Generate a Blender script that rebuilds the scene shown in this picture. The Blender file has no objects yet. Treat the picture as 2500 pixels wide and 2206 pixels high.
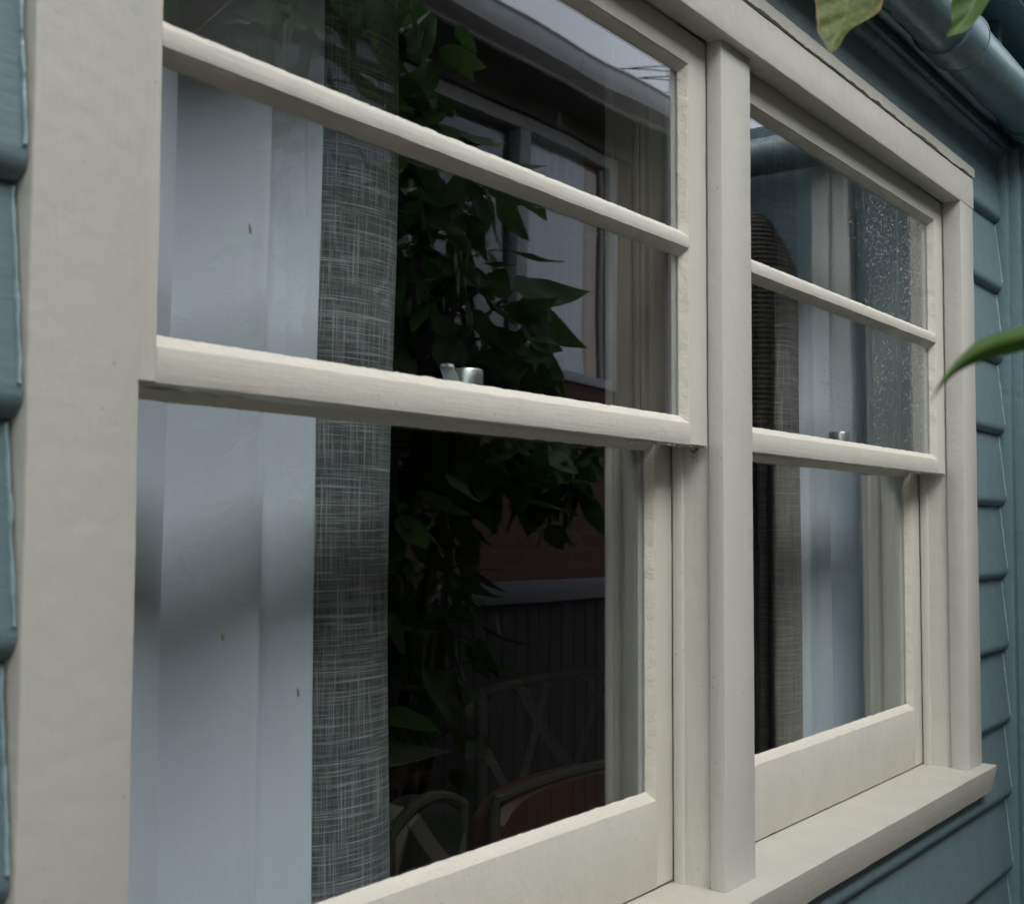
import bpy, bmesh, math, random
from mathutils import Vector, Matrix, noise
random.seed(7)
PI = math.pi
sc = bpy.context.scene
COL = sc.collection
R = math.radians

# ---------------------------------------------------------------- camera
CAM = Vector((-0.5884, -0.7298, -0.1337))
yaw, pit, rol = 0.9596, 0.0575, 0.0034
fwd = Vector((math.sin(yaw)*math.cos(pit), math.cos(yaw)*math.cos(pit), math.sin(pit)))
r0 = Vector((math.cos(yaw), -math.sin(yaw), 0)); u0 = r0.cross(fwd)
rt = r0*math.cos(rol) + u0*math.sin(rol); up = -r0*math.sin(rol) + u0*math.cos(rol)
cd = bpy.data.cameras.new('camera'); cam = bpy.data.objects.new('camera', cd); COL.objects.link(cam)
cam.matrix_world = Matrix(((rt.x, up.x, -fwd.x, CAM.x), (rt.y, up.y, -fwd.y, CAM.y), (rt.z, up.z, -fwd.z, CAM.z), (0, 0, 0, 1)))
cd.sensor_width = 36; cd.lens = 45.569; cd.clip_start = .02; cd.clip_end = 500
cd.dof.use_dof = True; cd.dof.focus_distance = 2.1; cd.dof.aperture_fstop = 11
sc.camera = cam

# ---------------------------------------------------------------- sky and sun (overcast)
SUN_EL, SUN_AZ = 54, 205      # azimuth measured clockwise from +Y
w = bpy.data.worlds.new('World'); sc.world = w; w.use_nodes = True
nt = w.node_tree; bg = nt.nodes['Background']
sky = nt.nodes.new('ShaderNodeTexSky'); sky.sky_type = 'NISHITA'; sky.sun_disc = False
sky.sun_elevation = R(SUN_EL); sky.sun_rotation = R(SUN_AZ); sky.dust_density = 4; sky.air_density = 1.0
hs = nt.nodes.new('ShaderNodeHueSaturation'); hs.inputs['Saturation'].default_value = .34
nt.links.new(sky.outputs[0], hs.inputs['Color']); nt.links.new(hs.outputs[0], bg.inputs[0])
bg.inputs[1].default_value = .15
sl = bpy.data.lights.new('sun', 'SUN'); sl.energy = .5; sl.angle = R(120); sl.color = (1, .985, .96)
sun = bpy.data.objects.new('sun', sl); COL.objects.link(sun)
sd = Vector((math.sin(R(SUN_AZ))*math.cos(R(SUN_EL)), math.cos(R(SUN_AZ))*math.cos(R(SUN_EL)), math.sin(R(SUN_EL))))
sun.rotation_euler = (-sd).to_track_quat('-Z', 'Y').to_euler()
sc.view_settings.view_transform = 'Standard'; sc.view_settings.look = 'None'
sc.view_settings.exposure = 1.50; sc.view_settings.gamma = 1
sc.cycles.max_bounces = 10; sc.cycles.transparent_max_bounces = 24; sc.cycles.glossy_bounces = 6
sc.cycles.transmission_bounces = 8; sc.cycles.use_denoising = True
sc.cycles.caustics_reflective = False; sc.cycles.caustics_refractive = False

# ---------------------------------------------------------------- materials
class NM:
    def __init__(s, name):
        s.m = bpy.data.materials.new(name); s.m.use_nodes = True
        s.t = s.m.node_tree; s.n = s.t.nodes; s.l = s.t.links
        s.b = s.n['Principled BSDF']; s.out = s.n['Material Output']
    def new(s, kind, **kw):
        n = s.n.new(kind)
        for k, v in kw.items():
            if k in n.inputs.keys(): n.inputs[k].default_value = v
            else: setattr(n, k, v)
        return n
    def coord(s, scale=(1, 1, 1), src='Object', rot=(0, 0, 0)):
        c = s.new('ShaderNodeTexCoord'); m = s.new('ShaderNodeMapping')
        m.inputs['Scale'].default_value = scale; m.inputs['Rotation'].default_value = rot
        s.l.new(c.outputs[src], m.inputs['Vector']); return m.outputs[0]
    def noise(s, vec, scale, detail=3, rough=.5):
        n = s.new('ShaderNodeTexNoise'); n.inputs['Scale'].default_value = scale
        n.inputs['Detail'].default_value = detail; n.inputs['Roughness'].default_value = rough
        s.l.new(vec, n.inputs['Vector']); return n.outputs[0]
    def ramp(s, fac, stops):
        r = s.new('ShaderNodeValToRGB'); e = r.color_ramp.elements
        while len(e) < len(stops): e.new(.5)
        for k, (p, c) in enumerate(stops):
            e[k].position = p; e[k].color = (c, c, c, 1) if isinstance(c, (int, float)) else (*c, 1)
        s.l.new(fac, r.inputs[0]); return r.outputs[0]
    def math(s, op, a, b=None, clamp=False):
        n = s.new('ShaderNodeMath'); n.operation = op; n.use_clamp = clamp
        for k, v in ((0, a), (1, b)):
            if v is None: continue
            if isinstance(v, (int, float)): n.inputs[k].default_value = v
            else: s.l.new(v, n.inputs[k])
        return n.outputs[0]
    def mix(s, fac, a, b, blend='MIX'):
        n = s.new('ShaderNodeMix'); n.data_type = 'RGBA'; n.blend_type = blend
        for k, v in ((0, fac), (6, a), (7, b)):
            if isinstance(v, (int, float)): n.inputs[k].default_value = v
            elif isinstance(v, tuple): n.inputs[k].default_value = (*v, 1)
            else: s.l.new(v, n.inputs[k])
        return n.outputs[2]
    def bump(s, h, strength, dist=.001, prev=None):
        b = s.new('ShaderNodeBump'); b.inputs['Strength'].default_value = strength
        b.inputs['Distance'].default_value = dist; s.l.new(h, b.inputs['Height'])
        if prev is not None: s.l.new(prev, b.inputs['Normal'])
        return b.outputs[0]
    def base(s, c):
        if isinstance(c, tuple): s.b.inputs['Base Color'].default_value = (*c, 1)
        else: s.l.new(c, s.b.inputs['Base Color'])
        return s
    def rough(s, v):
        if isinstance(v, (int, float)): s.b.inputs['Roughness'].default_value = v
        else: s.l.new(v, s.b.inputs['Roughness'])
        return s
    def norm(s, n): s.l.new(n, s.b.inputs['Normal']); return s

def paint(name, col, axis='z', rough=.42, strokes=.5, lumps=.35, dirt=.6, specks=True, grime=(.20, .16, .10)):
    """Old brush-painted timber; axis = direction of the brush strokes."""
    m = NM(name)
    st = {'x': (16, 300, 300), 'z': (300, 300, 16), 'y': (300, 16, 300)}[axis]
    v = m.coord(st); g = m.coord()
    s1 = m.noise(v, 1.0, 4, .6)
    l1 = m.noise(g, 55, 2, .5)
    l2 = m.noise(g, 9, 3, .55)
    n = m.bump(l1, lumps, .0022)
    n = m.bump(s1, strokes, .0014, n)
    vo = m.new('ShaderNodeTexVoronoi'); vo.inputs['Scale'].default_value = 70
    m.l.new(g, vo.inputs['Vector'])
    gate = m.ramp(m.noise(g, 17, 1), [(.60, 0), (.64, 1)])
    sp = m.math('MULTIPLY', m.ramp(vo.outputs['Distance'], [(.09, 1), (.14, 0)]), gate)
    dk = m.ramp(l2, [(.35, 0.0), (.75, .16*dirt)])
    c = m.mix(dk, tuple(col), tuple(a*.62 for a in col))
    fine = m.ramp(m.noise(g, 140, 3, .7), [(.62, 0), (.80, .25*dirt)])
    c = m.mix(fine, c, grime)
    if specks: c = m.mix(m.math('MULTIPLY', sp, .28), c, (.10, .085, .07))
    m.base(c); m.rough(m.ramp(l2, [(.3, rough-.07), (.7, rough+.12)])); m.norm(n)
    m.b.inputs['Specular IOR Level'].default_value = .45
    return m.m

CREAM = (.545, .545, .482)
M = {}
M['cream_v'] = paint('cream_paint_vertical', CREAM, 'z')
M['cream_x'] = paint('cream_paint_horizontal', CREAM, 'x', strokes=.42)
M['cream_x_smooth'] = paint('cream_paint_smooth_rail', CREAM, 'x', strokes=.22, lumps=.5, dirt=1.0)
M['cream_sill'] = paint('cream_paint_sill', (.44, .44, .385), 'x', strokes=.25, dirt=1.2)
M['cream_face'] = paint('cream_paint_boards', (.50, .505, .465), 'z', strokes=.2, lumps=.45, dirt=.7)
M['putty'] = paint('painted_putty', (.60, .595, .52), 'x', strokes=.6, lumps=1.0, dirt=.8, rough=.38)
TEAL = (.130, .203, .222)
M['teal'] = paint('teal_wall_paint', TEAL, 'x', rough=.42, strokes=.45, lumps=.3, dirt=1.2, specks=False, grime=(.08, .11, .11))
M['teal_v'] = paint('teal_trim_paint', (.120, .205, .232), 'z', rough=.38, strokes=.3, lumps=.9, dirt=.8, specks=False, grime=(.1, .13, .13))
M['teal_pipe'] = paint('teal_pipe_paint', (.115, .190, .212), 'x', rough=.28, strokes=.1, lumps=.10, dirt=.9, specks=False, grime=(.05, .06, .055))
M['caulk'] = paint('teal_caulk_bead', (.24, .36, .385), 'z', rough=.25, strokes=.1, lumps=2.0, dirt=1.0, specks=False, grime=(.1, .13, .13))
M['grey_trim'] = paint('grey_white_trim_paint', (.40, .40, .41), 'z', strokes=.2)
M['white_trim'] = paint('white_trim_paint', (.62, .62, .60), 'z', strokes=.2)

def simple(name, col, rough=.6, metal=0, bump=0, bscale=60, var=.3):
    m = NM(name); g = m.coord(); n1 = m.noise(g, bscale, 4, .6)
    m.base(m.mix(m.ramp(n1, [(.3, 0), (.8, var)]), tuple(col), tuple(a*.45 for a in col))); m.rough(rough)
    m.b.inputs['Metallic'].default_value = metal
    if bump: m.norm(m.bump(n1, bump, .002))
    return m.m
M['dark_gap'] = simple('near_black_brown', (.035, .028, .022), .9)  # shade of the cap strip gap held in colour; the cobweb shares it
M['metal'] = simple('galvanised_metal', (.62, .66, .68), .32, 1, .15, 90, .35)
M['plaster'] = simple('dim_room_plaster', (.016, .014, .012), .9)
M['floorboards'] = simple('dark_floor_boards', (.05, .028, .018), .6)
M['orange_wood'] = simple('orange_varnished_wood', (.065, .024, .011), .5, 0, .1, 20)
M['timber'] = simple('orange_brown_timber_reveal', (.58, .23, .06), .5, 0, .1, 20)
M['husk'] = simple('brown_seed_husk', (.20, .15, .06), .7)
M['bark'] = simple('brown_bark', (.09, .065, .045), .85, 0, .6, 60)
M['stem'] = simple('green_stem', (.10, .15, .04), .5)
M['cable'] = simple('black_cable', (.02, .02, .02), .6)
M['concrete'] = simple('grey_concrete_path', (.13, .125, .11), .9, 0, .5, 25)
M['lead'] = simple('grey_putty_edge', (.36, .40, .42), .5, 0, .5, 120)

def glass(name, dust=.06, F0=.055):
    """Thin sheet glass: Schlick reflection over clear transmission, faint dust and old droppings."""
    m = NM(name); m.n.remove(m.b)
    lw = m.new('ShaderNodeLayerWeight'); lw.inputs['Blend'].default_value = .5
    f = m.math('POWER', lw.outputs['Facing'], 3.9)
    g = m.coord((1, 1, 1))
    wav = m.noise(g, 5.0, 1, .4)
    bn = m.bump(wav, .10, .004)
    f = m.math('ADD', m.math('MULTIPLY', f, 1-F0), F0, True)
    gl = m.new('ShaderNodeBsdfGlossy'); gl.inputs['Roughness'].default_value = 0.0; gl.inputs['Color'].default_value = (.97, .98, 1, 1)
    m.l.new(bn, gl.inputs['Normal'])
    tr = m.new('ShaderNodeBsdfTransparent'); tr.inputs['Color'].default_value = (.96, .975, .97, 1)
    mx = m.new('ShaderNodeMixShader'); m.l.new(f, mx.inputs[0]); m.l.new(tr.outputs[0], mx.inputs[1]); m.l.new(gl.outputs[0], mx.inputs[2])
    # dust film, streaks, and a few splashes
    st = m.coord((90, 90, 24)); d1 = m.ramp(m.noise(st, 1.0, 4, .7), [(.60, 0), (.74, 1)])
    gate = m.ramp(m.noise(g, 5.5, 2, .5), [(.60, 0), (.74, 1)])
    sp = m.math('MULTIPLY', d1, gate)
    film = m.ramp(m.noise(g, 30, 5, .7), [(.4, 0), (.9, .12)])
    k = m.math('ADD', m.math('MULTIPLY', sp, dust*3.2), m.math('MULTIPLY', film, dust*1.4), True)
    df = m.new('ShaderNodeBsdfDiffuse'); df.inputs['Color'].default_value = (.62, .66, .66, 1)
    m2 = m.new('ShaderNodeMixShader'); m.l.new(k, m2.inputs[0]); m.l.new(mx.outputs[0], m2.inputs[1]); m.l.new(df.outputs[0], m2.inputs[2])
    m.l.new(m2.outputs[0], m.out.inputs[0]); return m.m
M['glass'] = glass('window_glass', .022)
M['glass_low'] = glass('lower_window_glass', .006)
M['glass_n'] = glass('far_window_glass', .01, .06)

def drop_mat():
    m = NM('rain_water'); m.base((1, 1, 1)); m.rough(.02)
    m.b.inputs['Transmission Weight'].default_value = .72; m.b.inputs['IOR'].default_value = 1.33  # the part left as white diffuse stands in for glints on the drops
    return m.m
M['water'] = drop_mat()

def lining():
    m = NM('pale_blue_curtain_lining'); uv = m.coord((1, 1, 1), 'UV')
    a = m.coord((60, 900, 1), 'UV'); b = m.coord((900, 60, 1), 'UV')
    n1 = m.noise(a, 1, 3, .6); n2 = m.noise(b, 1, 2, .6)
    h = m.math('ADD', n1, m.math('MULTIPLY', n2, .4))
    m.base(m.mix(m.ramp(n1, [(.3, 0), (.7, .16)]), (.62, .71, .80), (.50, .59, .67))); m.rough(.85)
    m.norm(m.bump(m.noise(m.coord((14, 5, 1), 'UV'), 1, 4, .6), .35, .006, m.bump(h, .5, .0008))); m.b.inputs['Sheen Weight'].default_value = .2
    return m.m
M['lining'] = lining()

def linen(name, dark, light, k=1.0):
    """Slubby cross-hatched linen: dark ground with loose pale warp and weft threads (UV in metres)."""
    m = NM(name)
    def threads(across, along, lo, hi, seed):
        v = m.coord((across, along, 1), 'UV'); c = m.new('ShaderNodeVectorMath'); c.operation = 'ADD'
        m.l.new(v, c.inputs[0]); c.inputs[1].default_value = (seed, seed*1.7, seed)
        return m.ramp(m.noise(c.outputs[0], 1, 2, .6), [(lo, 0), (hi, 1)])
    warp = threads(760, 10, .53, .64, 3.1)      # vertical threads
    warp2 = threads(1100, 60, .45, .7, 8.3)
    weft = threads(9, 780, .54, .65, 5.7)      # horizontal threads
    weft2 = threads(50, 1000, .45, .7, 1.9)
    a = m.math('MAXIMUM', m.math('MULTIPLY', warp, .75), m.math('MULTIPLY', weft, .95))
    b = m.math('MULTIPLY', m.math('ADD', warp2, weft2), .17)
    f = m.math('MULTIPLY', m.math('ADD', a, b, True), k)
    m.base(m.mix(f, dark, light)); m.rough(.95); m.norm(m.bump(f, .6, .0012)); return m.m
M['linen'] = linen('charcoal_slub_linen', (.062, .073, .081), (.37, .405, .42))
M['linen_b'] = linen('brown_slub_linen', (.12, .116, .108), (.52, .50, .455), .9)

def brick():
    m = NM('red_brown_brick'); v = m.coord((1, 1, 1))
    sx = m.new('ShaderNodeSeparateXYZ'); m.l.new(v, sx.inputs[0]); cb = m.new('ShaderNodeCombineXYZ')
    m.l.new(sx.outputs[0], cb.inputs[0]); m.l.new(sx.outputs[2], cb.inputs[1])
    bt = m.new('ShaderNodeTexBrick'); m.l.new(cb.outputs[0], bt.inputs['Vector'])
    bt.inputs['Color1'].default_value = (.15, .062, .046, 1); bt.inputs['Color2'].default_value = (.10, .045, .037, 1)
    bt.inputs['Mortar'].default_value = (.13, .10, .088, 1); bt.inputs['Scale'].default_value = 1
    bt.inputs['Mortar Size'].default_value = .006; bt.inputs['Brick Width'].default_value = .24; bt.inputs['Row Height'].default_value = .086
    n = m.noise(v, 14, 5, .7)
    m.base(m.mix(m.ramp(n, [(.35, 0), (.8, .5)]), bt.outputs['Color'], (.07, .045, .04))); m.rough(.9)
    m.norm(m.bump(bt.outputs['Fac'], -.5, .004)); return m.m
M['brick'] = brick()

def sheer():
    m = NM('lilac_sheer_curtain'); g = m.coord((1, 1, 1)); n = m.noise(m.coord((60, 60, 3)), 1, 2)
    m.base(m.mix(m.ramp(n, [(.3, 0), (.7, .35)]), (.92, .94, 1.0), (.70, .73, .80))); m.rough(.8); return m.m
M['sheer'] = sheer()

def leafmat(name, c1, c2, spots=0.0, rough=.55):
    m = NM(name)
    tc = m.new('ShaderNodeTexCoord'); sx = m.new('ShaderNodeSeparateXYZ'); m.l.new(tc.outputs['UV'], sx.inputs[0])
    au = m.math('ABSOLUTE', sx.outputs[0])
    mid = m.ramp(au, [(.015, 1), (.07, 0)])
    vv = m.math('SUBTRACT', m.math('MULTIPLY', sx.outputs[1], 9.0), m.math('MULTIPLY', au, 3.6))
    fr = m.math('ABSOLUTE', m.math('SUBTRACT', m.math('FRACT', vv), .5))
    side = m.ramp(fr, [(.0, 1), (.07, 0)])
    vein = m.math('MAXIMUM', mid, m.math('MULTIPLY', side, .6), True)
    g = m.coord(); n = m.noise(g, 45, 4, .65); n2 = m.noise(g, 230, 3, .6)
    c = m.mix(m.ramp(n, [(.35, 0), (.7, 1)]), c1, c2)
    if spots: c = m.mix(m.math('MULTIPLY', m.ramp(n2, [(.45, 0), (.62, 1)]), spots), c, (.15, .165, .045))
    c = m.mix(m.math('MULTIPLY', vein, .5), c, tuple(min(1, a*1.9+.02) for a in c1))
    if spots: c = m.mix(m.ramp(au, [(.88, 0), (.99, .8)]), c, (.24, .17, .06))
    m.base(c); m.rough(rough); m.norm(m.bump(m.math('ADD', vein, m.math('MULTIPLY', n2, .4)), -.5, .0012))
    m.b.inputs['Specular IOR Level'].default_value = .3
    tl = m.new('ShaderNodeBsdfTranslucent'); m.l.new(c, tl.inputs[0])
    ms = m.new('ShaderNodeMixShader'); ms.inputs[0].default_value = .3
    m.l.new(m.b.outputs[0], ms.inputs[1]); m.l.new(tl.outputs[0], ms.inputs[2]); m.l.new(ms.outputs[0], m.out.inputs[0])
    return m.m
M['leaf'] = leafmat('shrub_leaf', (.05, .11, .022), (.075, .14, .03))
M['leaf_y'] = leafmat('yellowing_leaf', (.060, .090, .018), (.085, .11, .026), .8)
M['leaf_g'] = leafmat('fresh_leaf', (.045, .105, .015), (.06, .13, .02))

def branch_fabric():
    m = NM('branch_pattern_fabric'); g = m.coord()
    vo = m.new('ShaderNodeTexVoronoi'); vo.feature = 'DISTANCE_TO_EDGE'; vo.inputs['Scale'].default_value = 7.5
    w_ = m.new('ShaderNodeVectorMath'); w_.operation = 'ADD'; m.l.new(g, w_.inputs[0])
    nn = m.new('ShaderNodeTexNoise'); nn.inputs['Scale'].default_value = 6; m.l.new(g, nn.inputs['Vector'])
    sc_ = m.new('ShaderNodeVectorMath'); sc_.operation = 'SCALE'; sc_.inputs['Scale'].default_value = .08; m.l.new(nn.outputs['Color'], sc_.inputs[0])
    m.l.new(sc_.outputs[0], w_.inputs[1]); m.l.new(w_.outputs[0], vo.inputs['Vector'])
    def wave(rot, sc0, dist, lo):
        v = m.coord((1, 1, 1), 'Object', (0, R(rot), 0)); wv = m.new('ShaderNodeTexWave'); wv.inputs['Scale'].default_value = sc0
        wv.inputs['Distortion'].default_value = dist; wv.inputs['Detail'].default_value = 1; wv.inputs['Detail Scale'].default_value = .6
        m.l.new(v, wv.inputs['Vector']); return m.ramp(wv.outputs['Fac'], [(lo, 0), (lo+.03, 1)])
    f = m.math('MAXIMUM', wave(40, 1.5, 6.5, .93), wave(-38, 1.2, 7.5, .94))
    m.base(m.mix(f, (.010, .011, .008), (.12, .11, .09))); m.rough(.95); m.norm(m.bump(m.noise(g, 300, 2), .4, .001)); return m.m
M['fabric'] = branch_fabric()
M['braid'] = simple('olive_braid', (.045, .048, .035), .95, 0, 1, 300)
M['paper'] = simple('pale_printed_cloth', (.30, .29, .28), .8)
M['cane'] = simple('brown_cane', (.105, .095, .085), .55, 0, .3, 40, .5)

def fence_mat():
    m = NM('weathered_grey_paling'); g = m.coord((30, 30, 2)); n = m.noise(g, 1, 5, .7)
    m.base(m.mix(m.ramp(n, [(.3, 0), (.75, 1)]), (.07, .06, .055), (.03, .024, .02))); m.rough(.9); m.norm(m.bump(n, .5, .004)); return m.m
M['fence'] = fence_mat()
def fence_rail_mat():
    m = NM('weathered_grey_rail'); g = m.coord((2, 60, 60)); n = m.noise(g, 1, 5, .7)
    m.base(m.mix(m.ramp(n, [(.3, 0), (.75, 1)]), (.20, .20, .21), (.10, .095, .10))); m.rough(.9); m.norm(m.bump(n, .5, .004)); return m.m
M['fence_rail'] = fence_rail_mat()
M['soffit_n'] = simple('brown_eave_lining', (.13, .115, .105), .8, 0, .1, 20)
M['gutter_n'] = simple('pale_grey_gutter', (.80, .80, .82), .4, 0, .05, 9)
M['tile'] = simple('dark_roof_tile', (.12, .10, .10), .8, 0, .4, 15)

# ---------------------------------------------------------------- mesh helpers
def link(name, me, mat, parent=None, smooth=True):
    o = bpy.data.objects.new(name, me); COL.objects.link(o)
    if mat: me.materials.append(mat)
    if parent: o.parent = parent
    if smooth: me.shade_smooth()
    return o
def finish(name, bm, mat, parent=None, smooth=True, sharp=32):
    bmesh.ops.recalc_face_normals(bm, faces=bm.faces[:])
    if smooth:
        for e in bm.edges:
            if len(e.link_faces) == 2 and e.calc_face_angle(0) > R(sharp): e.smooth = False
    me = bpy.data.meshes.new(name); bm.to_mesh(me); bm.free()
    return link(name, me, mat, parent, smooth)
def tag(o, label=None, cat=None, group=None, kind=None):
    if label: o['label'] = label
    if cat: o['category'] = cat
    if group: o['group'] = group
    if kind: o['kind'] = kind
    return o
def empty(name, loc=(0, 0, 0)):
    o = bpy.data.objects.new(name, None); COL.objects.link(o); o.location = (0, 0, 0); o.empty_display_size = .1; return o

def wob(p, amp, fr, seed=0):
    if not amp: return p
    q = Vector((p[0]*fr+seed, p[1]*fr+seed*.7, p[2]*fr))
    n = noise.noise_vector(q)*amp + noise.noise_vector(q*3.3)*amp*.45
    return Vector(p)+n
def sweep(bm, prof, axis, a0, a1, step=.012, amp=.0004, fr=22, seed=0, taper=None):
    """sweep a closed 2D profile along an axis; the small noise gives hand-planed, many times painted edges"""
    n = max(1, int((a1-a0)/step)); rings = []
    for i in range(n+1):
        a = a0+(a1-a0)*i/n; ring = []
        for (p, q) in (prof(a) if callable(prof) else prof):
            c = {'x': (a, p, q), 'y': (p, a, q), 'z': (p, q, a)}[axis]
            ring.append(bm.verts.new(wob(c, amp, fr, seed)))
        rings.append(ring)
    k = len(rings[0])
    for i in range(n):
        for j in range(k):
            bm.faces.new((rings[i][j], rings[i][(j+1) % k], rings[i+1][(j+1) % k], rings[i+1][j]))
    bm.faces.new(rings[0]); bm.faces.new(rings[-1][::-1])
def rrect(x0, x1, y0, y1, r=.0015, seg=2):
    pts = []; r = min(r, (x1-x0)/2.01, (y1-y0)/2.01)
    for cx_, cy_, a in ((x1-r, y1-r, 0), (x0+r, y1-r, 90), (x0+r, y0+r, 180), (x1-r, y0+r, 270)):
        for k in range(seg+1):
            t = R(a+90*k/seg); pts.append((cx_+r*math.cos(t), cy_+r*math.sin(t)))
    return pts
def board(bm, x0, x1, y0, y1, z0, z1, r=.0015, amp=.0004, step=.012, fr=22, seed=0, axis=None):
    d = {'x': x1-x0, 'y': y1-y0, 'z': z1-z0}; axis = axis or max(d, key=d.get)
    if axis == 'x': sweep(bm, rrect(y0, y1, z0, z1, r), 'x', x0, x1, step, amp, fr, seed)
    elif axis == 'y': sweep(bm, rrect(x0, x1, z0, z1, r), 'y', y0, y1, step, amp, fr, seed)
    else: sweep(bm, rrect(x0, x1, y0, y1, r), 'z', z0, z1, step, amp, fr, seed)
def board_obj(name, mat, parent, *a, **k):
    bm = bmesh.new(); board(bm, *a, **k); return finish(name, bm, mat, parent)
def box(bm, x0, x1, y0, y1, z0, z1):
    vs = [bm.verts.new((x, y, z)) for z in (z0, z1) for y in (y0, y1) for x in (x0, x1)]
    for f in ((0, 1, 3, 2), (4, 5, 7, 6), (0, 1, 5, 4), (2, 3, 7, 6), (0, 2, 6, 4), (1, 3, 7, 5)): bm.faces.new([vs[i] for i in f])
def tube(bm, pts, rad, seg=8, cap=True):
    pts = [Vector(p) for p in pts]; rings = []
    rads = rad if isinstance(rad, (list, tuple)) else [rad]*len(pts)
    for i, p in enumerate(pts):
        t = (pts[min(i+1, len(pts)-1)]-pts[max(i-1, 0)]).normalized()
        a = t.orthogonal().normalized() if i == 0 else (a - t*a.dot(t)).normalized()
        b = t.cross(a)
        rings.append([bm.verts.new(p+(a*math.cos(2*PI*k/seg)+b*math.sin(2*PI*k/seg))*rads[i]) for k in range(seg)])
    for i in range(len(pts)-1):
        for k in range(seg): bm.faces.new((rings[i][k], rings[i][(k+1) % seg], rings[i+1][(k+1) % seg], rings[i+1][k]))
    if cap: bm.faces.new(rings[0]); bm.faces.new(rings[-1][::-1])

# ---------------------------------------------------------------- main dimensions (metres; x along the wall, y into the house)
XR = 2.0; ZH = .5144; CW = .0875
YU, YL, YM = .037, .090, .0144
M1, M2 = .9555, 1.0467
ZSB = -.597
GROUND = -1.65

# ================================================================ the weatherboard house
house = empty('weatherboard_house')
tag(house, 'teal painted weatherboard house wall around the cream sash window, with eave pipe above', 'house')
LAPS = [.539-.1548*k for k in range(0, 16)]
def lap_profile(zb, zt):
    return [(.030, zt), (.017, zt), (.0035, zb+.016), (.0025, zb+.009), (.0045, zb+.002), (.010, zb-.004), (.019, zb-.007), (.030, zb-.007)]
def boards(name, x0, x1, laps, ztop=None, off=0, label=None):
    bm = bmesh.new()
    for i, z in enumerate(laps):
        zt = (laps[i-1] if i else (ztop or z+.1548))-.0075
        sweep(bm, lap_profile(z+off, zt+off), 'x', x0, x1, .02, .0006, 14, i*3.1)
    return finish(name, bm, M['teal'], house)
boards('wall_boards', -2.2, -.0905, [l for l in [.848, .693]+LAPS], .998, .021)
boards('wall_boards', 2.0885, 2.318, LAPS)
boards('wall_boards', -.0903, 2.0883, [l for l in LAPS if l < -.68], -.652)
board_obj('frieze_board', M['teal'], house, -.089, 2.34, .008, .030, .5805, .6955, r=.002)
# cornice moulding where wall meets eave
bm = bmesh.new()
sweep(bm, [(.03, .674), (.006, .674), (-.004, .678), (-.008, .686), (-.007, .695), (-.013, .698), (-.014, .708), (.03, .708)], 'x', -.6, 2.36, .02, .0008, 20)
finish('eave_moulding', bm, M['teal_pipe'], house)
board_obj('upper_wall_board', M['teal'], house, -2.2, 2.37, .010, .030, .708, 1.2, r=.001, step=.05)
# eave lining and fascia
bm = bmesh.new(); box(bm, -2.6, 3.2, -.135, .03, .865, .885); finish('eave_lining', bm, M['teal_pipe'], house, False)
# the caulk beads at the board ends and corner stop
def caulk(x, zs, side, seed):
    bm = bmesh.new()
    for i, z in enumerate(zs):
        zt = z+.1548-.009
        n = 26; pts = []; rad = []
        for k in range(n+1):
            t = k/n; zz = z+.016+(zt-z-.016)*t
            y = .0035+(.017-.0035)*t-.001
            pts.append((x+side*noise.noise(Vector((zz*60+seed, seed, 0)))*.0018, y, zz))
            rad.append(.0016+.0012*noise.noise(Vector((zz*45, seed, 3))))
        tube(bm, pts, rad, 6)
    return finish('caulk_bead', bm, M['caulk'], house)
caulk(2.316, [l for l in LAPS if l > -1.2]+[.539+.1548*0], 1, 3)
caulk(-.0925, [l+.021 for l in [.848, .693]+LAPS if l > -1.3], 1, 11)
board_obj('corner_stop', M['teal_v'], house, 2.318, 2.347, -.010, .030, -1.6, .864, r=.002, amp=.0006)
# projecting return wall on the right
ret = bmesh.new(); board(ret, 2.372, 2.47, -.62, .03, -1.6, .864, r=.002, step=.05); finish('return_wall', ret, M['teal_v'], house)
board_obj('corner_batten', M['teal_v'], house, 2.347, 2.3715, -.0295, .03, -1.6, .70, r=.003)
bm = bmesh.new()
for (x0, x1, y0, y1) in ((2.338, 2.3715, -.262, -.250), (2.348, 2.3715, -.300, -.262), (2.340, 2.3715, -.318, -.300), (2.350, 2.3715, -.349, -.318)):
    board(bm, x0, x1, y0, y1-.0005, -1.6, .735, r=.002)
finish('return_wall_trim', bm, M['white_trim'], house)
bm = bmesh.new(); tube(bm, [(2.30, -.245-.01*i*4, .765) for i in range(12)], .045, 24); finish('return_gutter', bm, M['teal_pipe'], house)
# horizontal pipe under the eave
bm = bmesh.new()
PY, PZ, PR = -.070, .746, .0495
def ringprof(r, n=40): return [(PY+r*math.cos(2*PI*k/n), PZ+r*math.sin(2*PI*k/n)) for k in range(n)]
sweep(bm, ringprof(PR), 'x', -2.3, 2.372, .05, .0003, 6)
pipe = finish('eave_pipe', bm, M['teal_pipe'], house)
for a, b in ((1.66, 1.760), (2.235, 2.31)):
    bm = bmesh.new()
    def pf(x, a=a, b=b):
        t = min(x-a, b-x); return ringprof(PR+.0045*min(1, t/.004+.15))
    sweep(bm, pf, 'x', a, b, .002, .0001, 10)
    for e in (a-.0008, b+.0003):
        tube(bm, [(e, PY+(PR+.0048)*math.cos(2*PI*k/40), PZ+(PR+.0048)*math.sin(2*PI*k/40)) for k in range(40)], .0012, 6)
    finish('pipe_collar', bm, M['teal_pipe'], pipe)
for x in (1.35, 2.02):
    bm = bmesh.new(); board(bm, x-.012, x+.012, -.078, -.060, .796, .864, r=.001)
    finish('pipe_hanger', bm, M['teal_pipe'], pipe)
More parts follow.
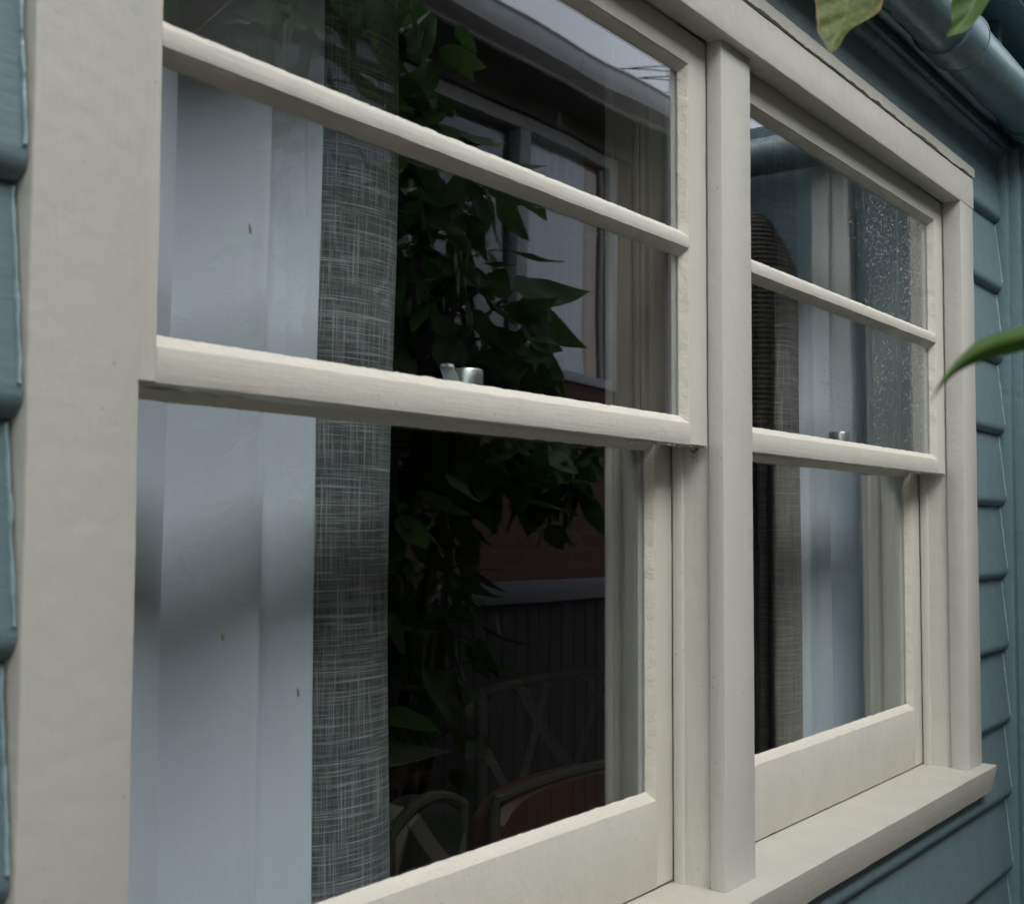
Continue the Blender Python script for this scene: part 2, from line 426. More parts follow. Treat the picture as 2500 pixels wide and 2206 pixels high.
# inner wall round the opening, room behind it
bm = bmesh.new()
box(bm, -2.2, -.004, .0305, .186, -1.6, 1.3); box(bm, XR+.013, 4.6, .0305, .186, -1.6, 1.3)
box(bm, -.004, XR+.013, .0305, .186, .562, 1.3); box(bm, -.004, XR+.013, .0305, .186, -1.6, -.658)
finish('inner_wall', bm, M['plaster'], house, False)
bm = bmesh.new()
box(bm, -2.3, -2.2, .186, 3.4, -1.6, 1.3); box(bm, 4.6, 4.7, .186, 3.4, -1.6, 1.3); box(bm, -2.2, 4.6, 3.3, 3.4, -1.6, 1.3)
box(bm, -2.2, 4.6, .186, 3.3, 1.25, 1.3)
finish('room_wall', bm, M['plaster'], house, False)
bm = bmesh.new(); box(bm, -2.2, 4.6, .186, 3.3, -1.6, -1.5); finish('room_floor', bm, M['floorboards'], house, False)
# roof over the eave so that it is a building from the side too
bm = bmesh.new()
vs = [bm.verts.new(p) for p in ((-2.7, -.16, .89), (4.8, -.16, .89), (4.8, 3.5, 2.2), (-2.7, 3.5, 2.2), (-2.7, -.16, .93), (4.8, -.16, .93), (4.8, 3.5, 2.24), (-2.7, 3.5, 2.24))]
for f in ((0, 1, 2, 3), (4, 5, 6, 7), (0, 1, 5, 4), (2, 3, 7, 6), (1, 2, 6, 5), (0, 3, 7, 4)): bm.faces.new([vs[i] for i in f])
finish('roof', bm, M['tile'], house, False)

# ================================================================ the double sash window
win = empty('sash_window')
tag(win, 'cream painted double sash window with central post, multi-pane upper sashes and sloping sill', 'window')
# casings; left one stands close to the lens
board_obj('casing', M['cream_face'], win, -.0889, 0, 0, .0355, -.6035, ZH+.0008, r=.0022, amp=.0006, fr=9)
board_obj('casing', M['cream_face'], win, XR, XR+CW, 0, .0355, -.6035, ZH+.0008, r=.0022, amp=.0006, seed=5)
bm = bmesh.new()                                                       # head casing, mitred look at the corners
board(bm, -.0889, XR+CW+.0006, -.0012, .0355, ZH, .5765, r=.0022, amp=.0006, seed=9)
finish('head_casing', bm, M['cream_x_smooth'], win)
# mitre scratch line at the right corner
bm = bmesh.new()
tube(bm, [(XR+.001+(CW-.002)*t, -.0014+.0002*math.sin(t*40), ZH+.0015+.061*t) for t in [k/24 for k in range(25)]], .0005, 5)
finish('mitre_joint', bm, M['caulk'], win)
# cap strip over the head casing with an irregular dark gap below it
bm = bmesh.new()
def capprof(x):
    g = .0034+.0042*noise.noise(Vector((x*7, 2, 0)))+.0034*noise.noise(Vector((x*26, 5, 0)))+.0016*noise.noise(Vector((x*90, 9, 0)))
    t = .0008*noise.noise(Vector((x*60, 1, 0)))
    z0 = .5765+max(.0005, g); z1 = .5975+t
    return [(-.0030+t, z0), (-.0042, z1), (.012, z1+.002), (.012, z0+.0015)]
sweep(bm, capprof, 'x', -.092, XR+CW+.004, .004, .0003, 40, 2)
finish('cap_strip', bm, M['cream_x_smooth'], win)
board_obj('cap_gap_shade', M['dark_gap'], win, -.085, XR+CW, .006, .012, .5755, .588, r=.0005)  # dark strip added behind the gap to hold its shade
# sill: slopes down to the outside
bm = bmesh.new()
SS = .035
def sillz(y): return -.6023+SS*y
prof = [(.19, sillz(.19)), (-.0215, sillz(-.0215)), (-.0237, sillz(-.0237)-.0012), (-.0240, sillz(-.02)-.004), (-.0130, -.6555), (-.0105, -.6570), (.02, -.655), (.19, -.657)]
sweep(bm, prof, 'x', -.115, 2.102, .012, .0006, 12, 4)
finish('sill', bm, M['cream_sill'], win)
# centre post (mullion)
board_obj('mullion', M['cream_face'], win, M1, M2, YM, .0365, sillz(.02)+.0002, ZH+.010, r=.0018, amp=.0004, seed=21)
# frame linings: jambs (both windows), head lining, parting beads, inner stops
def jambface(xa, xb, seed):
    bm = bmesh.new(); board(bm, xa, xb, .0362, .185, -.63, ZH+.045, r=.001, amp=.0003, seed=seed); finish('jamb', bm, M['cream_v'], win)
jambface(-.004, -.0025, 1); jambface(XR+.0065, XR+.012, 2)
bm = bmesh.new(); board(bm, M1+.0065, M2-.0065, .0367, .185, -.63, ZH+.045, r=.001, seed=3); finish('jamb', bm, M['cream_v'], win)
bm = bmesh.new(); board(bm, -.004, XR+.012, .0362, .186, ZH+.046, ZH+.06, r=.001, seed=4); finish('head_lining', bm, M['cream_x'], win)
for xa, xb, s in ((-.0025, .008, 1), (M1-.0035, M1+.007, 2), (M2-.007, M2+.0035, 3), (XR-.0035, XR+.007, 4)):
    board_obj('parting_bead', M['cream_v'], win, xa, xb, .0735, .0885, sillz(.08)-.001, ZH+.045, r=.0022, amp=.0004, seed=s)
for xa, xb, s in ((-.0025, .010, 1), (M1-.0055, M1+.007, 2), (M2-.007, M2+.0055, 3), (XR-.0055, XR+.007, 4)):
    bm = bmesh.new()
    if xa < .5 or 1.02 < xb < 1.1: pr = [(xa, .1275), (xb, .1275), (xb, .134), (xb-.003, .138), (xb-.003, .144), (xb-.006, .150), (xa, .1505)]
    else: pr = [(xb, .1275), (xa, .1275), (xa, .134), (xa+.003, .138), (xa+.003, .144), (xa+.006, .150), (xb, .1505)]
    sweep(bm, pr, 'z', -.60, ZH+.045, .03, .0003, 20, s); finish('inner_stop', bm, M['cream_v'], win)
for xa, xb, s in ((-.09, -.006, 1), (M1+.010, M2-.010, 3), (XR+.016, XR+.1, 2)):
    board_obj('inner_architrave', M['cream_v'], win, xa, xb, .187, .202, -.66, ZH+.12, r=.004, seed=s)
bm = bmesh.new(); board(bm, -.1, XR+.1, .187, .26, -.657, -.637, r=.006); finish('inner_sill', bm, M['cream_x'], win)

ga = [0]
def sash(name, x0, x1, z0, z1, y0, y1, ox0, ox1, panes, label, seed):
    """x0..z1 outer size; ox0/ox1 glass opening edges; panes = list of (z0, z1) openings; bars between them"""
    s = empty(name); s.parent = win; s['label'] = label
    s_st = [(x0, ox0), (ox1, x1)]
    for k, (a, b) in enumerate(s_st):
        board_obj('stile', M['cream_v'], s, a, b, y0, y1, z0+.0012, z1-.001, r=.0012, amp=.0005, fr=30, seed=seed+k)
    zs = sorted(panes)
    edges = [(z0, zs[0][0])]
    for a, b in zip(zs[:-1], zs[1:]): edges.append((a[1], b[0]))
    edges.append((zs[-1][1], z1))
    for k, (a, b) in enumerate(edges):
        nm = 'rail' if k in (0, len(edges)-1) else 'glazing_bar'
        e = .0006 if nm == 'rail' else .0004
        board_obj(nm, M['cream_x_smooth' if name == 'lower_sash' else 'cream_x'], s, ox0-.0006, ox1+.0006, y0-e, y1-.002, a, b, r=.0013, amp=.0006, fr=34, seed=seed+10+k)
    yg = y0+.0135; dp = .0098
    for (a, b) in zs:
        # painted putty bevels round the pane
        bm = bmesh.new()
        def wv(t, q): return .0011*noise.noise(Vector((t*48+q, seed, 0)))+.0007*noise.noise(Vector((t*150+q, seed, 2)))
        n = int((ox1-ox0)/.006)
        for zz, sg, q in ((a, 1, 0), (b, -1, 7)):
            sweep(bm, lambda x, zz=zz, sg=sg, q=q: [(y0+.0006, zz-sg*.0009), (y0+.0012, zz+sg*.0006), (yg-.0005, zz+sg*(dp+wv(x, q))), (yg+.006, zz+sg*(dp*.6)), (yg+.006, zz-sg*.0009)], 'x', ox0-.0002, ox1+.0002, .005, .0002, 60, q)
        for xx, sg, q in ((ox0, 1, 3), (ox1, -1, 5)):
            sweep(bm, lambda z, xx=xx, sg=sg, q=q: [(xx-sg*.0009, y0+.0006), (xx+sg*.0006, y0+.0012), (xx+sg*(dp*.62+wv(z, q)), yg-.0005), (xx+sg*(dp*.4), yg+.006), (xx-sg*.0009, yg+.006)], 'z', a-.0002, b+.0002, .005, .0002, 60, q)
        finish('putty', bm, M['putty'], s)
        bm = bmesh.new(); box(bm, ox0-.003, ox1+.003, yg, yg+.0020, a-.003, b+.003)
        finish('glass_pane', bm, M['glass_low' if name == 'lower_sash' else 'glass'], s, False)
        # inner glazing rebate edges seen through the glass
        bm = bmesh.new()
        sweep(bm, [(ox1-.006, yg+.0045), (ox1-.0085, yg+.008), (ox1-.003, y1-.003), (ox1+.0005, y1-.0035), (ox1+.0005, yg+.0045)], 'z', a, b, .03, .0002, 20)
        sweep(bm, [(ox0+.006, yg+.0045), (ox0+.0085, yg+.008), (ox0+.003, y1-.003), (ox0-.0005, y1-.0035), (ox0-.0005, yg+.0045)], 'z', a, b, .03, .0002, 20)
        finish('inner_rebate', bm, M['lead'], s)
    return s
UP = [(0, .2268), (.2424, .4703)]; ZT = .5134
G = .0011
sash('upper_sash', .0010, M1-G, -.0281, ZT, YU, .0725, .0450, .9045, UP, 'upper sash of the nearer window, three metal-edged panes split by one bar', 1)
sash('upper_sash', M2+G, XR-G, -.0281, ZT, YU, .0725, 1.092, 1.9495, UP, 'upper sash of the farther window, spotted with rain drops', 2)
LO = [(-.4852, -.024)]
sash('lower_sash', .0010, M1-.0012, ZSB+.0006, .008, YL, .1245, .0450, .9085, LO, 'lower sash of the nearer window', 3)
sash('lower_sash', M2+.0012, XR-.0026, ZSB+.0006, .008, YL, .1245, 1.092, 1.9490, LO, 'lower sash of the farther window', 4)
# catches on the meeting rails
def catch(x, y, flip):
    c = empty('sash_catch'); c.parent = win
    bm = bmesh.new()
    n = 40; prof = [(.0, .0085), (.0185, .0085), (.0185, .033), (.0178, .0345), (.0162, .0350), (.0162, .031), (.0, .030)]
    rings = []
    for r_, z in prof: rings.append([bm.verts.new((x+max(r_, .0001)*math.cos(2*PI*k/n), y+max(r_, .0001)*math.sin(2*PI*k/n), z)) for k in range(n)])
    for i in range(len(prof)-1):
        for k in range(n): bm.faces.new((rings[i][k], rings[i][(k+1) % n], rings[i+1][(k+1) % n], rings[i+1][k]))
    finish('catch_drum', bm, M['metal'], c)
    bm = bmesh.new()
    if flip: line = [(-.018, .016), (-.034, .012), (-.052, .010), (-.070, .013), (-.086, .014), (-.094, .012)]; hw_ = [.007, .006, .006, .008, .009, .004]; th = .0055
    else: line = [(-.016, .0115), (-.021, .013), (-.026, .019), (-.029, .027), (-.034, .033), (-.037, .0345)]; hw_ = [.008, .009, .010, .010, .009, .005]; th = .0032
    rows = [[bm.verts.new((x+px_, y+q*h_, pz_+k_)) for q, k_ in ((-1, 0), (1, 0), (1, th), (-1, th))] for (px_, pz_), h_ in zip(line, hw_)]
    for a, b in zip(rows[:-1], rows[1:]):
        for i in range(4): bm.faces.new((a[i], a[(i+1) % 4], b[(i+1) % 4], b[i]))
    bm.faces.new(rows[0]); bm.faces.new(rows[-1][::-1])
    finish('catch_lever', bm, M['metal'], c)
board_obj('catch_plate', M['metal'], win, .488, .556, .092, .122, .0082, .0105, r=.0008, amp=0); board_obj('catch_plate', M['metal'], win, 1.53, 1.652, .092, .122, .0082, .0105, r=.0008, amp=0)
catch(.521, .108, False); catch(1.617, .108, True)
# paint bits and a cobweb under the meeting rail corners
bm = bmesh.new()
for k in range(16):
    x = .72+.235*random.random()**.5; tube(bm, [(x, YU+.001+random.random()*.02, -.0275), (x+random.uniform(-.004, .008), YU+random.random()*.02, -.0300-random.random()*.002)], [.0022, .0008], 6)
for k in range(14):
    x = 1.80+.19*random.random(); tube(bm, [(x, YU+.001+random.random()*.02, -.0275), (x+.004, YU+random.random()*.02, -.0298)], [.002, .0008], 6)
for k in range(10):
    x = .02+.33*random.random(); tube(bm, [(x, YU+.02+random.random()*.01, -.0275), (x+.02, YU+.02+random.random()*.012, -.0305)], [.002, .001], 6)
finish('paint_drip', bm, M['putty'], win)
bm = bmesh.new()
for k in range(6):
    a = Vector((.945, .045, -.0285)); b = a+Vector((-.016*random.random(), .004, -.006-.010*random.random())); c_ = b+Vector((-.006, .002, .003))
    tube(bm, [a, (a+b)/2+Vector((0, 0, .002)), b, c_], .00035, 5)
finish('cobweb', bm, M['dark_gap'], win)

# ================================================================ rain drops on the farther window
bm = bmesh.new()
def drop(x, y, z, r):
    n = 6; rings = []
    sx = random.uniform(.8, 1.1); szz = random.uniform(1.0, 1.7)
    for h, q in ((0, 1), (.55, .78), (.9, .35)):
        rings.append([bm.verts.new((x+r*q*sx*math.cos(2*PI*k/n), y-r*.55*h, z+r*q*szz*math.sin(2*PI*k/n))) for k in range(n)])
    for i in range(2):
        for k in range(n): bm.faces.new((rings[i][k], rings[i][(k+1) % n], rings[i+1][(k+1) % n], rings[i+1][k]))
    bm.faces.new(rings[2]); bm.faces.new(rings[0][::-1])
cnt = 0
while cnt < 3900:
    x = random.uniform(1.38, 1.935); z = random.uniform(.008, .46)
    if .222 < z < .25: continue
    dens = min(1, .12+1.1*max(0, (x-1.40)/.5)*(.25+.95*z/.46)+.35*noise.noise(Vector((x*9, z*9, 0))))
    if random.random() > dens: continue
    drop(x, YU+.0134, z, random.uniform(.0003, .0011)); cnt += 1
cnt = 0
while cnt < 520:
    x = random.uniform(1.35, 1.9); z = random.uniform(-.30, -.04)
    if random.random() < (z+.34)/.3: drop(x, YL+.0134, z, random.uniform(.0004, .0009)); cnt += 1
drops = finish('rain_drops', bm, M['water'])
tag(drops, 'fine rain drops scattered over the glass of the farther window', 'raindrops', kind='stuff')

# little husks stuck on the glass
def husk(px, py, yg, label):
    d = fwd*3164.5+rt*(px-1250)-up*(py-1103); p = CAM+d*((yg-CAM.y)/d.y)
    bm = bmesh.new(); tube(bm, [p+Vector((-.0012, -.0006, .0045)), p+Vector((-.0004, -.001, .002)), p+Vector((.0003, -.001, -.002)), p+Vector((.0008, -.0006, -.0042))], [.0003, .0011, .0012, .0003], 6)
    tag(finish('seed_husk', bm, M['husk']), label, 'seed husk')
husk(609, 560, YU+.0134, 'tiny brown seed husk stuck on the upper pane in front of the pale curtain')
husk(542, 1553, YL+.0134, 'tiny brown seed husk low on the wide middle fold of the pale curtain')
husk(726, 1690, YL+.0134, 'tiny dark seed husk beside the linen edge, lowest on the glass')

# ================================================================ curtains
def cloth(name, mat, parent, xy, z0, z1, amp=.004, seed=0, flare=0):
    """xy(s) -> (x, y) polyline for s in 0..1; UVs in metres"""
    n, m_ = len(xy), 60
    bm = bmesh.new(); uv = bm.loops.layers.uv.new('UVMap'); L = [0]
    for a, b in zip(xy[:-1], xy[1:]): L.append(L[-1]+math.hypot(b[0]-a[0], b[1]-a[1]))
    V = []
    for j in range(m_+1):
        z = z0+(z1-z0)*j/m_; row = []
        for i, (x, y) in enumerate(xy):
            t = (z1-z)/(z1-z0)
            dx = amp*noise.noise(Vector((x*4, z*1.6, seed)))*2+flare*(t-.5)*(i/(n-1)-.5)
            dy = amp*noise.noise(Vector((x*5+9, z*2.0, seed)))*2
            row.append(bm.verts.new((x+dx, y+dy, z)))
        V.append(row)
    for j in range(m_):
        for i in range(n-1):
            f = bm.faces.new((V[j][i], V[j][i+1], V[j+1][i+1], V[j+1][i]))
            for lp, (ii, jj) in zip(f.loops, ((i, j), (i+1, j), (i+1, j+1), (i, j+1))):
                lp[uv].uv = (L[ii], (z1-z0)*jj/m_)
    me = bpy.data.meshes.new(name); bm.to_mesh(me); bm.free(); return link(name, me, mat, parent)
def smoothline(pts, n=16):
    out = []
    P = [Vector((p[0], p[1], 0)) for p in pts]; P = [P[0]*2-P[1]]+P+[P[-1]*2-P[-2]]
    for i in range(1, len(P)-2):
        for k in range(n):
            t = k/n; a, b, c, d = P[i-1], P[i], P[i+1], P[i+2]
            q = .5*((2*b)+(c-a)*t+(2*a-5*b+4*c-d)*t*t+(3*b-a-3*c+d)*t**3); out.append((q.x, q.y))
    out.append(tuple(pts[-1])); return out
cA = empty('curtain'); tag(cA, 'pale blue lined curtain with charcoal linen leading edge behind the nearer window', 'curtain', 'curtains behind the sash windows')
lin = [(-.30, .26), (-.16, .235), (-.05, .275), (.06, .240), (.17, .232), (.228, .243), (.236, .262), (.25, .275), (.29, .266), (.330, .246), (.349, .236), (.357, .262), (.385, .264), (.415, .250), (.434, .244), (.4385, .258)]
cloth('lining', M['lining'], cA, smoothline(lin), -.95, .75, .0035, 2)
lnn = [(.4385, .258), (.444, .272), (.452, .262), (.47, .250), (.50, .243), (.535, .243), (.565, .250), (.583, .264), (.589, .282), (.585, .30), (.56, .318)]
cloth('linen_face', M['linen'], cA, smoothline(lnn), -.95, .75, .0035, 2)
cB = empty('curtain'); tag(cB, 'grey lined curtain with brownish linen leading edge and wide soft folds behind the farther window', 'curtain', 'curtains behind the sash windows')
lnb = [(1.79, .345), (1.775, .33), (1.745, .322), (1.735, .300), (1.715, .285), (1.70, .268), (1.715, .254), (1.73, .249), (1.75, .248), (1.785, .253), (1.800, .262), (1.806, .275)]
cloth('linen_face', M['linen_b'], cB, smoothline(lnb), -.95, .75, .003, 5, .05)
lib = [(1.806, .275), (1.812, .262), (1.83, .250), (1.87, .240), (1.905, .238), (1.925, .250), (1.935, .275), (1.96, .285), (2.00, .262), (2.05, .240), (2.085, .238), (2.10, .262), (2.125, .28), (2.15, .26), (2.19, .245), (2.23, .26), (2.27, .27), (2.35, .245), (2.45, .26)]
cloth('lining', M['lining'], cB, smoothline(lib), -.95, .75, .003, 5)

# ================================================================ furniture in the dim room
def soft_panel(bm, x0, x1, z0, z1, y, th, arch=.03, seed=0, n=16):
    prof = []
    for k in range(n+1):
        t = k/n; x = x0+(x1-x0)*t; prof.append((x, z1+arch*math.sin(PI*t)-.02*(abs(2*t-1)**6)*2))
    prof = [(x0, z0)]+prof+[(x1, z0)]
    f = [bm.verts.new((x, y, z)) for x, z in prof]; b = [bm.verts.new((x, y+th, z)) for x, z in prof]
    c = [bm.verts.new((x0+(x-x0)*.94+.03*(x1-x0), y-.015, z0+(z-z0)*.96)) for x, z in prof]
    k = len(prof)
    for i in range(k):
        j = (i+1) % k
        bm.faces.new((f[i], f[j], b[j], b[i])); bm.faces.new((c[i], c[j], f[j], f[i]))
    bm.faces.new(c); bm.faces.new(b[::-1])
def chair(name_lab, x, y, zt, wdt, mat, arch, rot=0):
    t = empty('dining_chair'); t.location = (x, y, -1.5); t.rotation_euler = (0, 0, rot)
    tag(t, name_lab, 'chair')
    zt = zt+1.5
    bm = bmesh.new(); soft_panel(bm, -wdt/2, wdt/2, .52, zt, 0, .05, arch); finish('backrest', bm, mat, t)
    bm = bmesh.new()
    pts = [(-wdt/2, -.004, .52), (-wdt/2, -.004, zt-.02)]+[(-wdt/2+wdt*k/14, -.006, zt+arch*math.sin(PI*k/14)+.002) for k in range(15)]+[(wdt/2, -.004, zt-.02), (wdt/2, -.004, .52)]
    tube(bm, pts, .011, 8); finish('braid_trim', bm, M['braid'], t)
    bm = bmesh.new(); board(bm, -wdt/2, wdt/2, -.40, -.01, .42, .50, r=.03, step=.05); finish('seat', bm, mat, t)
    for sx in (-1, 1):
        for yy in (-.37, -.03):
            bm = bmesh.new(); tube(bm, [(sx*(wdt/2-.03), yy, .42), (sx*(wdt/2-.02), yy, 0)], [.022, .015], 8); finish('leg', bm, M['orange_wood'], t)
    return t
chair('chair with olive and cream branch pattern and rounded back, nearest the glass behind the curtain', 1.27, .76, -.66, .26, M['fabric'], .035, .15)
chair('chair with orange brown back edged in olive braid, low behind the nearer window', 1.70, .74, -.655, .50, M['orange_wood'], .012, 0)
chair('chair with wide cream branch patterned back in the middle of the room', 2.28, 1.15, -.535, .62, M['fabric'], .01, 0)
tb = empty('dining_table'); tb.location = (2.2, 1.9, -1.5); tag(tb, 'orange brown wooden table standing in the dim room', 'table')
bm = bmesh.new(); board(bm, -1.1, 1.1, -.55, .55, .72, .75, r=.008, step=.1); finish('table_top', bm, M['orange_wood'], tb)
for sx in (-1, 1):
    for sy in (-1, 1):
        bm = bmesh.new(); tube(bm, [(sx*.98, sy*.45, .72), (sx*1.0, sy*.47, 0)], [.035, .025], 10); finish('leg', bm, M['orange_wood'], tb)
bm = bmesh.new(); board(bm, 1.35, 2.25, 1.45, 1.75, -.7495, -.744, r=.002, amp=.004, fr=6, step=.04)
tag(finish('table_cloth', bm, M['paper']), 'pale printed cloth lying across the wooden table', 'cloth')

# ================================================================ leaves
def leaf(bm, uv, base, tip, nrm, width, bend=.1, fold=.25, lobes=0, asym=0, nl=14, seed=0):
    base, tip = Vector(base), Vector(tip); ax = tip-base; L = ax.length; ax.normalize()
    nrm = Vector(nrm); nrm = (nrm-ax*nrm.dot(ax)).normalized(); sd_ = ax.cross(nrm)
    rows = []
    for i in range(nl+1):
        t = i/nl
        wv = (math.sin(PI*min(1, t**.72)))**.85*width/2*(1-.25*t) if 0 < t < 1 else .0004
        row = []
        for k, s in enumerate((-1, -.55, 0, .55, 1)):
            ww = wv
            if lobes and 0 < t < 1: ww *= 1+lobes*math.sin(t*17+(1 if s > 0 else 2.2)+seed)
            c = base+ax*L*t+nrm*(L*bend*(-4*(t-.5)**2+1)*-1+fold*abs(s)*wv+.10*wv*math.sin(t*11+s*2+seed))
            c += sd_*(s*ww+asym*L*math.sin(PI*t))
            row.append((bm.verts.new(c), (s, t)))
        rows.append(row)
    for a, b in zip(rows[:-1], rows[1:]):
        for k in range(4):
            q = (a[k], a[k+1], b[k+1], b[k]); f = bm.faces.new([v for v, _ in q])
            for lp, (_, c) in zip(f.loops, q): lp[uv].uv = c
def fin_leaf(name, bm, mat, parent=None):
    me = bpy.data.meshes.new(name); bm.to_mesh(me); bm.free(); return link(name, me, mat, parent)
def at(px, py, depth):                # point seen at pixel (px, py) of the 2500 x 2206 frame, at a distance along the view
    d = fwd*3164.5+rt*(px-1250)-up*(py-1103); return CAM+d*(depth/3164.5)

# overhanging twigs just outside the frame, leaves hanging into it
br = empty('overhanging_tree'); tag(br, 'small tree over the window whose mottled yellow green leaf and fresh green leaf hang in', 'tree')
def one(name, mat, parent, b, t, n, w_, **k):
    bm = bmesh.new(); uv = bm.loops.layers.uv.new('UVMap'); leaf(bm, uv, b, t, n, w_, nl=26, **k); return fin_leaf(name, bm, mat, parent)
D1, D2, D3 = 1.00, 1.05, .62
def blade(name, mat, parent, rows_, D, cup=.25, seed=0, tilt=0):
    # leaf blade: every row gives left edge, midrib and right edge; cupped and waved, thin as a leaf
    bm = bmesh.new(); uv = bm.loops.layers.uv.new('UVMap'); rows = []; n = len(rows_)
    for i, ((lx, ly), (mx, my), (rx, ry)) in enumerate(rows_):
        t = 1-i/(n-1); d = D*(1+tilt*t); pl, pm, pr = [at(a*1.22309, b_*1.22309, d) for a, b_ in ((lx, ly), (mx, my), (rx, ry))]
        row = []
        for s_ in (-1, -.75, -.5, -.25, 0, .25, .5, .75, 1):
            p = pm.lerp(pl if s_ < 0 else pr, abs(s_)); wd = (pl-pr).length
            p = p+fwd*(-cup*wd*abs(s_)**1.3+.05*wd*math.sin(i*2.1+s_*4+seed))
            row.append((bm.verts.new(p), (s_, t)))
        rows.append(row)
    for a, b_ in zip(rows[:-1], rows[1:]):
        for k in range(8):
            q = (a[k], a[k+1], b_[k+1], b_[k]); f = bm.faces.new([v for v, _ in q])
            for lp, (_, c) in zip(f.loops, q): lp[uv].uv = c
    o = fin_leaf(name, bm, mat, parent); sm_ = o.modifiers.new('smooth', 'SUBSURF'); sm_.levels = 2; sm_.render_levels = 2; return o
br_rows = [((1700, -118), (1702, -120), (1704, -118)), ((1650, -95), (1702, -90), (1745, -95)), ((1620, -50), (1700, -50), (1768, -45)), ((1616, -15), (1696, -15), (1764, -8)), ((1619, 8), (1692, 8), (1756, 10)), ((1627, 22), (1688, 22), (1755, 24)),
           ((1624, 38), (1684, 38), (1742, 37)), ((1627, 50), (1679, 50), (1722, 47)), ((1628, 62), (1674, 62), (1707, 54)), ((1634, 76), (1669, 74), (1690, 66)), ((1644, 86), (1665, 86), (1680, 80)), ((1648, 96), (1661, 97), (1676, 94)), ((1655, 105), (1658, 107), (1662, 105))]
l1 = blade('leaf', M['leaf_y'], br, br_rows, D1, .16, 1, .04); l1['label'] = 'mottled yellow green leaf with brown edge'
b1 = at(1702*1.22309, -120*1.22309, D1*1.04)
br_rows2 = [((2010, -110), (2012, -112), (2014, -110)), ((1935, -80), (1985, -78), (2030, -80)), ((1902, -40), (1965, -38), (2005, -40)), ((1896, -5), (1950, -5), (1976, -5)), ((1892, 15), (1941, 15), (1965, 14)), ((1893, 32), (1930, 32), (1953, 34)),
            ((1898, 46), (1918, 47), (1940, 52)), ((1897, 56), (1909, 59), (1925, 66)), ((1892, 64), (1899, 67), (1908, 70)), ((1888, 74), (1890, 75), (1893, 74))]
l2 = blade('leaf', M['leaf_g'], br, br_rows2, D2, .22, 2, .03); l2['label'] = 'fresh green pointed leaf'
b2 = at(2012*1.22309, -112*1.22309, D2*1.03)
bm = bmesh.new()
tw = [at(2700, -420, D1), at(2500, -300, D1), at(2300, -230, D1), at(2085, -190, D1)]
for k in range(7):
    q0 = Vector((-1.6, -1.75, 1.5)); q1 = Vector((3.0-.62*k, -.45-.12*(k % 4), 2.1+.12*(k % 3))); tube(bm, [q0, q0.lerp(q1, .5)+Vector((0, 0, .25)), q1], [.016, .011, .004], 7)
tube(bm, [Vector((-1.75, -1.8, GROUND)), Vector((-1.68, -1.85, -.4)), Vector((-1.72, -1.8, .6)), Vector((-1.6, -1.75, 1.5))], [.10, .085, .07, .05], 12)
tube(bm, [tw[0], tw[0].lerp(Vector((2.2, -.7, 2.0)), .5)+Vector((0, 0, .05)), Vector((2.38, -.57, 2.1))], [.006, .007, .006], 7)
rc = random.Random(77); bl = bmesh.new(); uv = bl.loops.layers.uv.new('UVMap')
for k in range(1500):
    p = Vector((rc.uniform(-1.2, 3.4), -.2-.7*rc.random(), rc.uniform(1.78, 2.4))) if k < 420 else Vector((-1.15+max(-.6, min(.42, rc.gauss(0, .3))), -.55+max(-.9, min(.38, rc.gauss(0, .3))), rc.uniform(-.7, 2.0))); L = rc.uniform(.09, .17)  # unseen canopy and low left leaves, added to shade the sill, boards and casing
    d = Vector((rc.gauss(0, .7), rc.gauss(0, .7), rc.gauss(-.4, .4))).normalized()
    leaf(bl, uv, p, p+d*L, (rc.gauss(0, .4), rc.gauss(0, .4), 1), L*rc.uniform(.4, .6), .08, .2, .05, 0, 6, k)
fin_leaf('foliage', bl, M['leaf_g'], br)
tube(bm, tw, [.006, .005, .004, .0025], 8); tube(bm, [tw[3], b1], .0014, 6); tube(bm, [tw[1], b2], .0014, 6); finish('twig', bm, M['bark'], br)
br2 = empty('side_shoot'); tag(br2, 'single narrow green leaf reaching in from the right edge across the window corner', 'leaf')
b3 = at(2640, 800, D3*1.08); t3 = at(2273, 980, D3*.97)
bm = bmesh.new(); uv = bm.loops.layers.uv.new('UVMap')
# curved narrow blade following a bent midrib, seen almost edge-on
mid = [(2270, 986, 1.2), (2298, 938, 9), (2345, 895, 17), (2400, 868, 30), (2455, 855, 33), (2520, 835, 34), (2600, 812, 30), (2700, 790, 12), (2760, 780, 1)]
ofs = [0, -6, -14, -26, -30, -24, -18, -10, 0]
rows = []
for i, ((px, py, hw), of) in enumerate(zip(mid, ofs)):
    tt = i/(len(mid)-1)
    c = at(px, py+of*.6, D3*(1+.1*tt)); hwm = .92*hw*D3/3164.5
    rows.append([(bm.verts.new(c+up*s*hwm+fwd*(abs(s)*hwm*.9-hwm*.4*s)-rt*s*hwm*.25), (s, 1-tt)) for s in (-1, -.5, 0, .5, 1)])
for a, b in zip(rows[:-1], rows[1:]):
    for k in range(4):
        q = (a[k], a[k+1], b[k+1], b[k]); f = bm.faces.new([v for v, _ in q])
        for lp, (_, c) in zip(f.loops, q): lp[uv].uv = c
lf = fin_leaf('leaf', bm, M['leaf_g'], br2)
sm = lf.modifiers.new('smooth', 'SUBSURF'); sm.levels = 2; sm.render_levels = 2
bm = bmesh.new(); tube(bm, [at(2760, 777, D3*1.1), at(2900, 760, D3*1.2), at(3100, 900, D3*1.3)], [.0015, .002, .003], 6); finish('stem', bm, M['stem'], br2)

